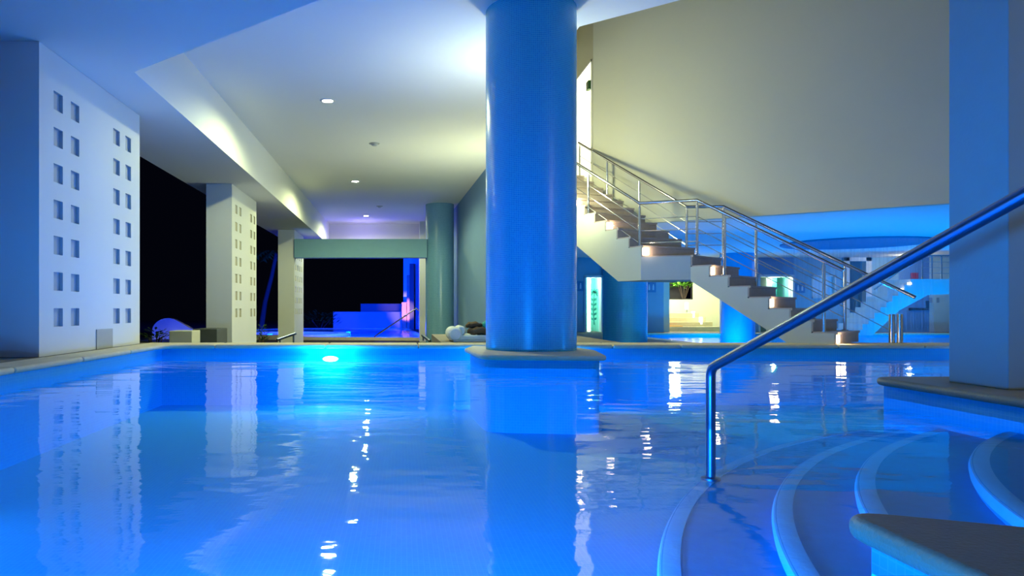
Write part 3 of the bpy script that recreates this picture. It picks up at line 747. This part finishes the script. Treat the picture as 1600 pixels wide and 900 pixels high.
# back walls in panels
def wallbox(x0, x1, y0, y1, mt, Y=HB, th=0.25, name='wall_back', lab=None, dz=0):
    q = MB(); q.box(hx(x0, Y), hx(x1, Y), Y, Y + th, hz_(y1, Y) if y1 < 900 else HZ, hz_(y0, Y) if y0 > 0 else HC)
    return struct(q.build(name, mt), lab, 'wall' if lab else None)
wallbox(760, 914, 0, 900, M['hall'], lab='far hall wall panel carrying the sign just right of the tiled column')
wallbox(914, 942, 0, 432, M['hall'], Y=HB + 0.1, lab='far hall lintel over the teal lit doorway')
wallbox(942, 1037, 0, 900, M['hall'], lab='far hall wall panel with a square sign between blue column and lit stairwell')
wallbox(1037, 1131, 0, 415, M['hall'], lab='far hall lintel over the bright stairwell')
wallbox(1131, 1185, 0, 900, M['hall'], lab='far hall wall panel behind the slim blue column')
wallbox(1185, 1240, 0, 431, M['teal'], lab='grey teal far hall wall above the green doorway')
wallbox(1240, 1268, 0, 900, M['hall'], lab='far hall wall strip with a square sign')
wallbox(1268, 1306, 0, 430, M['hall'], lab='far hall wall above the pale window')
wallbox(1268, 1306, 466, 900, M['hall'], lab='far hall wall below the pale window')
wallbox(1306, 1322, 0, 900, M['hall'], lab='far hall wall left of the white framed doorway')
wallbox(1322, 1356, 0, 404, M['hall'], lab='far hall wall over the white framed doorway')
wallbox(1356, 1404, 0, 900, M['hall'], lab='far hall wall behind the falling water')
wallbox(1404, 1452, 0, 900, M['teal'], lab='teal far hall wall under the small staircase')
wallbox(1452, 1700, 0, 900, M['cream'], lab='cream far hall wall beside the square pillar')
q = MB(); q.box(3.2, 3.3, 17.4, HB, HZ, HC)
struct(q.build('wall_left', M['hall']), 'left wall of the far hall', 'wall')
# teal lit doorway with frosted palm panel
def doorway(n, x0, x1, y0, label, mt, Y=HB, depth=1.2):
    a, b, z1 = hx(x0, Y), hx(x1, Y), hz_(y0, Y)
    t = thing('door_%d' % n, label, 'door', ((a + b) / 2, Y, HZ)); t['kind'] = 'structure'
    q = MB(); q.box(a - 0.03, a + 0.04, Y - 0.03, Y + 0.28, HZ, z1); q.box(b - 0.04, b + 0.03, Y - 0.03, Y + 0.28, HZ, z1); q.box(a - 0.03, b + 0.03, Y - 0.03, Y + 0.28, z1 - 0.04, z1 + 0.04); q.build('door_frame', M['white'], t)
    q = MB(); q.box(a, b, Y + depth, Y + depth + 0.05, HZ, z1 + 0.2); q.box(a - 0.05, a, Y + 0.25, Y + depth, HZ, z1 + 0.2); q.box(b, b + 0.05, Y + 0.25, Y + depth, HZ, z1 + 0.2); q.box(a, b, Y + 0.25, Y + depth, z1 + 0.2, z1 + 0.25); q.build('door_recess', mt, t)
    return t, a, b, z1
t, a, b, z1 = doorway(2, 914, 941, 432, 'teal lit doorway with an etched palm panel', M['glass_teal'])
q = MB(); q.box(a + 0.22, a + 0.34, HB + 0.5, HB + 0.58, HZ, z1 - 0.03); q.build('tube_lamp', M['tubelamp'], t, bevel=0.02)
q = MB(); px = a + 0.47
q.tube([(px + 0.02, HB + 0.6, HZ + 0.25), (px - 0.02, HB + 0.6, HZ + 0.8), (px + 0.02, HB + 0.6, HZ + 1.45)], [0.03, 0.022, 0.016], 8)
for i in range(9):
    an = radians(-30 + i * 30); d = Vector((cos(an), 0, sin(an))); pr_ = Vector((px + 0.02, HB + 0.6, HZ + 1.45))
    for k in range(1, 5):
        p = Vector((px + 0.02, HB + 0.6, HZ + 1.45)) + d * 0.08 * k + Vector((0, 0, -0.012 * k * k)); w = Vector((-d.z, 0, d.x)) * 0.03
        q.add([pr_ - w, p - w * 0.7, p + w * 0.7, pr_ + w], [[0, 1, 2, 3]]); pr_ = p
for k in range(5):
    for sg in (-1, 1):
        z = HZ + 0.4 + k * 0.18; q.add([(px, HB + 0.6, z), (px + sg * 0.1, HB + 0.6, z + 0.04), (px + sg * 0.11, HB + 0.6, z + 0.13), (px, HB + 0.6, z + 0.08)], [[0, 1, 2, 3]])
q.build('etched_palm', M['palm_green'], t, fix=False)
light('doorway_lamp', 'POINT', ((a + b) / 2, HB + 0.45, z1 - 0.15), 26, (0.7, 1.0, 0.9), 0.08, parent=t)
t, a, b, z1 = doorway(3, 1186, 1240, 431, 'green lit doorway seen through the stair railing', M['glass_teal'])
q = MB(); q.box(a + 0.45, a + 0.85, HB + 0.4, HB + 0.45, HZ, z1 - 0.02); q.build('door_leaf', M['palm_green'], t)
light('doorway_lamp', 'POINT', ((a + b) / 2, HB + 0.25, z1 - 0.2), 40, (0.75, 1.0, 0.85), 0.08, parent=t)
t, a, b, z1 = doorway(4, 1322, 1356, 404, 'white framed doorway behind the falling water', M['hall'])
q = MB(); q.box(a - 0.12, a + 0.1, HB - 0.06, HB - 0.03, HZ + 0.35, z1 + 0.1); q.box(b - 0.1, b + 0.12, HB - 0.06, HB - 0.03, HZ + 0.35, z1 + 0.1); q.box(a - 0.12, b + 0.12, HB - 0.06, HB - 0.03, z1 - 0.1, z1 + 0.15); q.build('door_surround', M['white'], t, bevel=0.01)
# pale window
a, b, z0, z1 = hx(1268), hx(1306), hz_(466), hz_(430)
t = thing('window_1', 'pale square window in the far hall wall', 'window', ((a + b) / 2, HB, z0)); t['kind'] = 'structure'
q = MB()
for (u0, u1, w0, w1) in ((a, b, z0, z0 + 0.05), (a, b, z1 - 0.05, z1), (a, a + 0.05, z0, z1), (b - 0.05, b, z0, z1)): q.box(u0, u1, HB - 0.02, HB + 0.1, w0, w1)
q.build('window_frame', M['white'], t)
q = MB(); q.box(a, b, HB + 0.12, HB + 0.15, z0, z1); q.build('pane', M['sign_white'], t)
# square signs with pictograms
def wall_sign(x, y, label, sz=0.36, mt='sign', panel=None):
    X, Z = hx(x), hz_(y)
    t = thing('wall_sign', label, 'sign', (X, HB, Z))
    q = MB(); q.box(X - sz / 2, X + sz / 2, HB - 0.03, HB, Z - sz / 2, Z + sz / 2); q.build('panel', M[mt], t, bevel=0.008)
    for dx in (-0.075, 0.075):
        q = MB(); q.lathe((X + dx, HB - 0.036), [(0.0, Z + 0.04), (0.022, Z + 0.05), (0.022, Z + 0.10), (0.0, Z + 0.105)], seg=10)
        pg = q.build('pictogram_head', M['sign_white'], t)
        q = MB(); q.prism([(X + dx - 0.03, HB - 0.04), (X + dx + 0.03, HB - 0.04), (X + dx + 0.03, HB - 0.03), (X + dx - 0.03, HB - 0.03)], Z - 0.10, Z + 0.045); q.build('pictogram_body', M['sign_white'], t)
wall_sign(903.5, 447, 'square blue restroom sign just right of the tiled column')
wall_sign(1017, 449, 'square blue restroom sign left of the bright stairwell')
wall_sign(1249.5, 450, 'square blue restroom sign right of the green doorway')
X, Z = at(1427, 432, 24.8)[0], at(0, 432, 24.8)[2]
q = MB(); q.box(X - 0.14, X + 0.14, 24.78, 24.82, Z - 0.12, Z + 0.12)
# bright stairwell
YB = 30.5
q = MB()
q.box(hx(1037), hx(1037) + 0.3, HB + 0.25, YB, HZ, HC); q.box(hx(1131, YB), hx(1131, YB) + 0.2, HB + 0.25, YB, HZ, HC)
wx0, wx1, wz0, wz1 = hx(1044, YB), hx(1083, YB), hz_(468, YB), hz_(436, YB)
q.box(hx(1030, YB), wx0, YB, YB + 0.2, HZ, HC); q.box(wx1, hx(1131, YB) + 0.2, YB, YB + 0.2, HZ, HC); q.box(wx0, wx1, YB, YB + 0.2, HZ, wz0); q.box(wx0, wx1, YB, YB + 0.2, wz1, HC)
struct(q.build('wall_inner', M['cream']), 'bright cream stairwell beneath the staircase', 'wall')
t = thing('window_2', 'dark window with a plant behind it in the bright stairwell', 'window', ((wx0 + wx1) / 2, YB, wz0)); t['kind'] = 'structure'
q = MB()
for (u0, u1, w0, w1) in ((wx0, wx1, wz0, wz0 + 0.04), (wx0, wx1, wz1 - 0.04, wz1), (wx0, wx0 + 0.04, wz0, wz1), (wx1 - 0.04, wx1, wz0, wz1)): q.box(u0, u1, YB + 0.05, YB + 0.15, w0, w1)
q.build('window_frame', M['black'], t)
q = MB(); q.box(wx0, wx1, YB + 0.8, YB + 0.85, wz0 - 0.2, wz1 + 0.2); q.build('dark_backing', M['soil'], t)
pl = bush('potted_plant', 'bright green plant in the dark stairwell window', (wx0 + 0.78, YB + 0.35, wz0 + 0.62), (0.5, 0.25, 0.32), 110, 0.3, M['leaf_lit'], stem=wz0, cat='plant')
light('window_plant_lamp', 'POINT', (wx0 + 0.3, YB + 0.15, wz1 - 0.15), 18, (1, 1, 0.8), 0.05)
t = thing('stairwell_steps', 'cream steps rising inside the bright stairwell', 'steps', (hx(1085), 28.5, HZ))
for k in range(4):
    q = MB(); q.box(hx(1037) + 0.3, hx(1118 - 5 * k, 28) , 27.6 + 0.35 * k, YB, HZ + 0.17 * k, HZ + 0.17 * (k + 1)); q.build('step', M['coping'], t, bevel=0.015)
for i, (x, y, lab) in enumerate(((1073, 478, 'highest of the three white wall lamps in the bright stairwell'), (1083, 492, 'middle one of the three white wall lamps in the bright stairwell'), (1095, 501, 'lowest of the three white wall lamps in the bright stairwell'))):
    Y = 29.4 - 0.7 * i; p = at(x, y, Y)
    t = thing('wall_lamp', lab, 'lamp', (p[0], Y, p[2] - 0.2), 'wall lamps in the bright stairwell')
    q = MB(); q.lathe((p[0], Y), [(0.0, p[2] - 0.14), (0.06, p[2] - 0.13), (0.06, p[2] + 0.13), (0.0, p[2] + 0.14)], seg=16); q.build('shade', M['candle'], t, smooth=True)
    q = MB(); q.lathe((p[0], Y), [(0.0, HZ + 0.17), (0.05, HZ + 0.17), (0.03, p[2] - 0.14), (0.0, p[2] - 0.14)], seg=12); q.build('stand', M['steel'], t, smooth=True)
p = at(1048, 506, 27.9)
q = MB(); q.box(p[0] - 0.3, p[0] + 0.35, 27.62, 27.9, HZ + 0.17, HZ + 0.2); tag(q.build('door_mat', M['mat_orange'], bevel=0.01), 'small orange mat on the lowest stairwell step', 'mat')
light('stairwell_lamp', 'POINT', (hx(1080), 28.3, HC - 0.25), 300, (1.0, 1.0, 0.72), 0.2)
# two blue columns
for (x, w, Y, lab) in ((976.5, 67, 18.9, 'stout round column lit blue, below the middle of the staircase'), (1152, 51, 24.8, 'slimmer round column lit blue, seen under and through the lower flight')):
    X = hx(x, Y); r = w / 2 * Y / F
    t = thing('hall_column', lab, 'column', (X, Y, HZ - 1.2), 'round columns of the far hall')
    q = MB(); q.lathe((X, Y), [(r, HZ - 1.2), (r, HC)], seg=64); q.build('shaft', M['mosaic_blue'], t, smooth=True)
# ring with falling water
WX, WY = 12.75, 20.7
t = thing('waterfall_ring', 'round ceiling ring shedding a curtain of water into the far hall pool', 'waterfall', (WX, WY, HW))
q = MB(); q.lathe((WX, WY), [(0.0, HC - 0.03), (1.75, HC - 0.03), (1.84, HC - 0.05), (1.88, HC - 0.03), (1.88, HC)], seg=72); q.build('ring', M['ring_teal'], t, smooth=True)
q = MB(); q.lathe((WX, WY), [(1.82, HW), (1.80, 0.9), (1.78, HC - 0.035)], seg=96); c = q.build('water_curtain', M['curtain'], t, smooth=True, fix=False); c['kind'] = 'stuff'
# small far staircase on the right
t = thing('far_staircase', 'small blue lit staircase rising right behind the square pillar', 'staircase', (12.4, 20, HZ))
SX, SY, SW = 13.0, 23.3, 1.3
ztop = at(0, 436, SY)[2]; nst = 10; rr = (ztop - HZ) / nst; tt = 0.19
x_t = at(1432, 0, SY)[0]; x_b = x_t - tt * nst
prof = [(0, HZ)]
for k in range(nst): prof += [(tt * k, HZ + rr * (k + 1)), (tt * (k + 1), HZ + rr * (k + 1))]
xe = at(1520, 0, SY)[0] - x_b
prof += [(xe, ztop), (xe, at(0, 458, SY)[2]), (at(1450, 0, SY)[0] - x_b, at(0, 461, SY)[2]), (at(1405, 0, SY)[0] - x_b, at(0, 485, SY)[2]), (0.5, HZ)]
q = MB(); q.sweep(prof, (x_b, SY), (1, 0), (0, 1), SW); q.build('stair_slab', M['white'], t)
for k in range(3):
    p = at(1441 + 15 * k, 436, SY + 0.05); q = MB(); q.tube([(p[0], SY + 0.05, ztop), (p[0], SY + 0.05, at(0, 399, SY)[2])], 0.022, 10); q.build('post', M['steel'], t, smooth=True)
q = MB(); q.tube([(x_b + 0.6, SY + 0.05, at(0, 452, SY)[2]), (at(1441, 0, SY)[0], SY + 0.05, at(0, 399, SY)[2]), (at(1520, 0, SY)[0], SY + 0.05, at(0, 399, SY)[2])], 0.025, 10); q.build('handrail', M['steel'], t, smooth=True)
for y_ in (409, 418, 427):
    q = MB(); q.tube([(at(1441, 0, SY)[0], SY + 0.05, at(0, y_, SY)[2]), (at(1520, 0, SY)[0], SY + 0.05, at(0, y_, SY)[2])], 0.008, 6); q.build('rod', M['steel'], t, smooth=True)
for (x, y) in ((1408, 452), (1421, 443)):
    p = at(x, y, SY - 0.01); q = MB(); q.box(p[0] - 0.06, p[0] + 0.06, SY - 0.012, SY - 0.001, p[2] - 0.03, p[2] + 0.03); q.build('step_light', M['candle'], t)
p = at(1427, 432, 23.0)
q = MB(); q.box(p[0] - 0.12, p[0] + 0.12, 26.60, 26.68, hz_(432) - 0.13, hz_(432) + 0.13); q.v = [(v[0] + (hx(1427) - p[0]), v[1], v[2]) for v in q.v]
tag(q.build('red_sign', M['red'], bevel=0.008), 'small red sign on the far wall above the small staircase', 'sign')
a_ = at(1437, 481, 24.0); b_ = at(1450, 474, 24.0)
q = MB(); q.tube([(hx(1420), HB - 0.03, hz_(483)), (hx(1448), HB - 0.03, hz_(483)), (hx(1448), HB - 0.03, hz_(470))], 0.05, 8)
tag(q.build('dark_ledge', M['black']), 'black stepped ledge on the teal wall under the small staircase', 'ledge')
for i, x in enumerate((1454, 1465)):
    q = MB(); q.box(hx(x) - 0.05, hx(x) + 0.05, HB - 0.02, HB, hz_(469) - 0.09, hz_(469) + 0.09)
    tag(q.build('wall_plate', M['hatch'], bevel=0.006), ('left' if i == 0 else 'right') + ' one of two small grey plates on the cream far wall', 'plate')
# hall lights
for (x, y, pw) in ((9.3, 16.0, 110), (13.5, 16.5, 110), (16.5, 22.5, 110), (10.5, 23.5, 90)):
    light('hall_pool_lamp', 'POINT', (x, y, HW - 0.3), pw * 2.2, (0.0, 0.33, 1.0), 0.1, parent=hp)
light('hall_violet_lamp', 'POINT', (5.6, 18.5, 0.6), 170, (0.30, 0.25, 1.0), 0.2)
light('hall_warm_lamp', 'POINT', (17.5, 25.3, 2.1), 25, (1.0, 0.95, 0.65), 0.1)
light('passage_violet_lamp', 'POINT', (-1.6, 30.8, 3.3), 45, (0.40, 0.34, 1.0), 0.2)
light('post_fill', 'SPOT', (0.1, 47.5, 0.2), 500, (1.0, 0.6, 0.45), 0.05, rot=(radians(95), 0, radians(-8)), spot=radians(40))  # unseen warm spot added to light the timber post
light('column_rear_uplight', 'SPOT', (1.83, 10.7, 2.85), 140, (0.9, 1.0, 0.80), 0.1, rot=(radians(180), 0, 0), spot=radians(165), blend=0.5)  # unseen uplight behind the column, without a fixture, for the raised ceiling
light('stair_head_fill', 'SPOT', (2.85, 12.9, 3.0), 210, (0.96, 1.0, 0.58), 0.15, rot=(radians(88), 0, radians(-58)), spot=radians(150), blend=0.5)  # unseen fill added behind the column to light beige wall and stairs
light('passage_fill', 'POINT', (2.17, 17.0, 1.4), 340, (0.92, 1.0, 0.60), 0.08)  # unseen fill added behind the column to lift passage ceiling and piers
light('stair_side_fill', 'SPOT', (2.22, 9.45, 3.0), 60, (0.92, 1.0, 0.64), 0.06, rot=(radians(84), 0, radians(-68)), spot=radians(140), blend=0.6)  # unseen fill added to light the side of the lower flight
light('corner_lamp', 'POINT', (7.5, 2.0, 2.9), 70, (1.0, 0.95, 0.6), 0.1)

# ================================================================== WORLD, CAMERA, VIEW
w = bpy.data.worlds.new('night'); S.world = w; w.use_nodes = True
w.node_tree.nodes['Background'].inputs[0].default_value = (0.003, 0.004, 0.012, 1); w.node_tree.nodes['Background'].inputs[1].default_value = 0.25
cam = bpy.data.cameras.new('camera'); co = bpy.data.objects.new('camera', cam); COL.objects.link(co)
co.location = (0, 0, EYE); co.rotation_euler = (pi / 2, 0, 0)
cam.sensor_width = 36; cam.lens = F / 1600 * 36
cam.shift_x = (800 - XV) / 1600; cam.shift_y = (YH - 450) / 1600; cam.clip_start = 0.05; cam.clip_end = 400
S.camera = co
vs_ = S.view_settings; vs_.view_transform = 'Standard'; vs_.look = 'None'; vs_.gamma = 1; vs_.exposure = 0.0; vs_.use_curve_mapping = False
c = S.cycles
c.max_bounces = 10; c.diffuse_bounces = 5; c.glossy_bounces = 5; c.transparent_max_bounces = 12
c.caustics_reflective = False; c.caustics_refractive = False; c.sample_clamp_indirect = 6; c.use_denoising = True
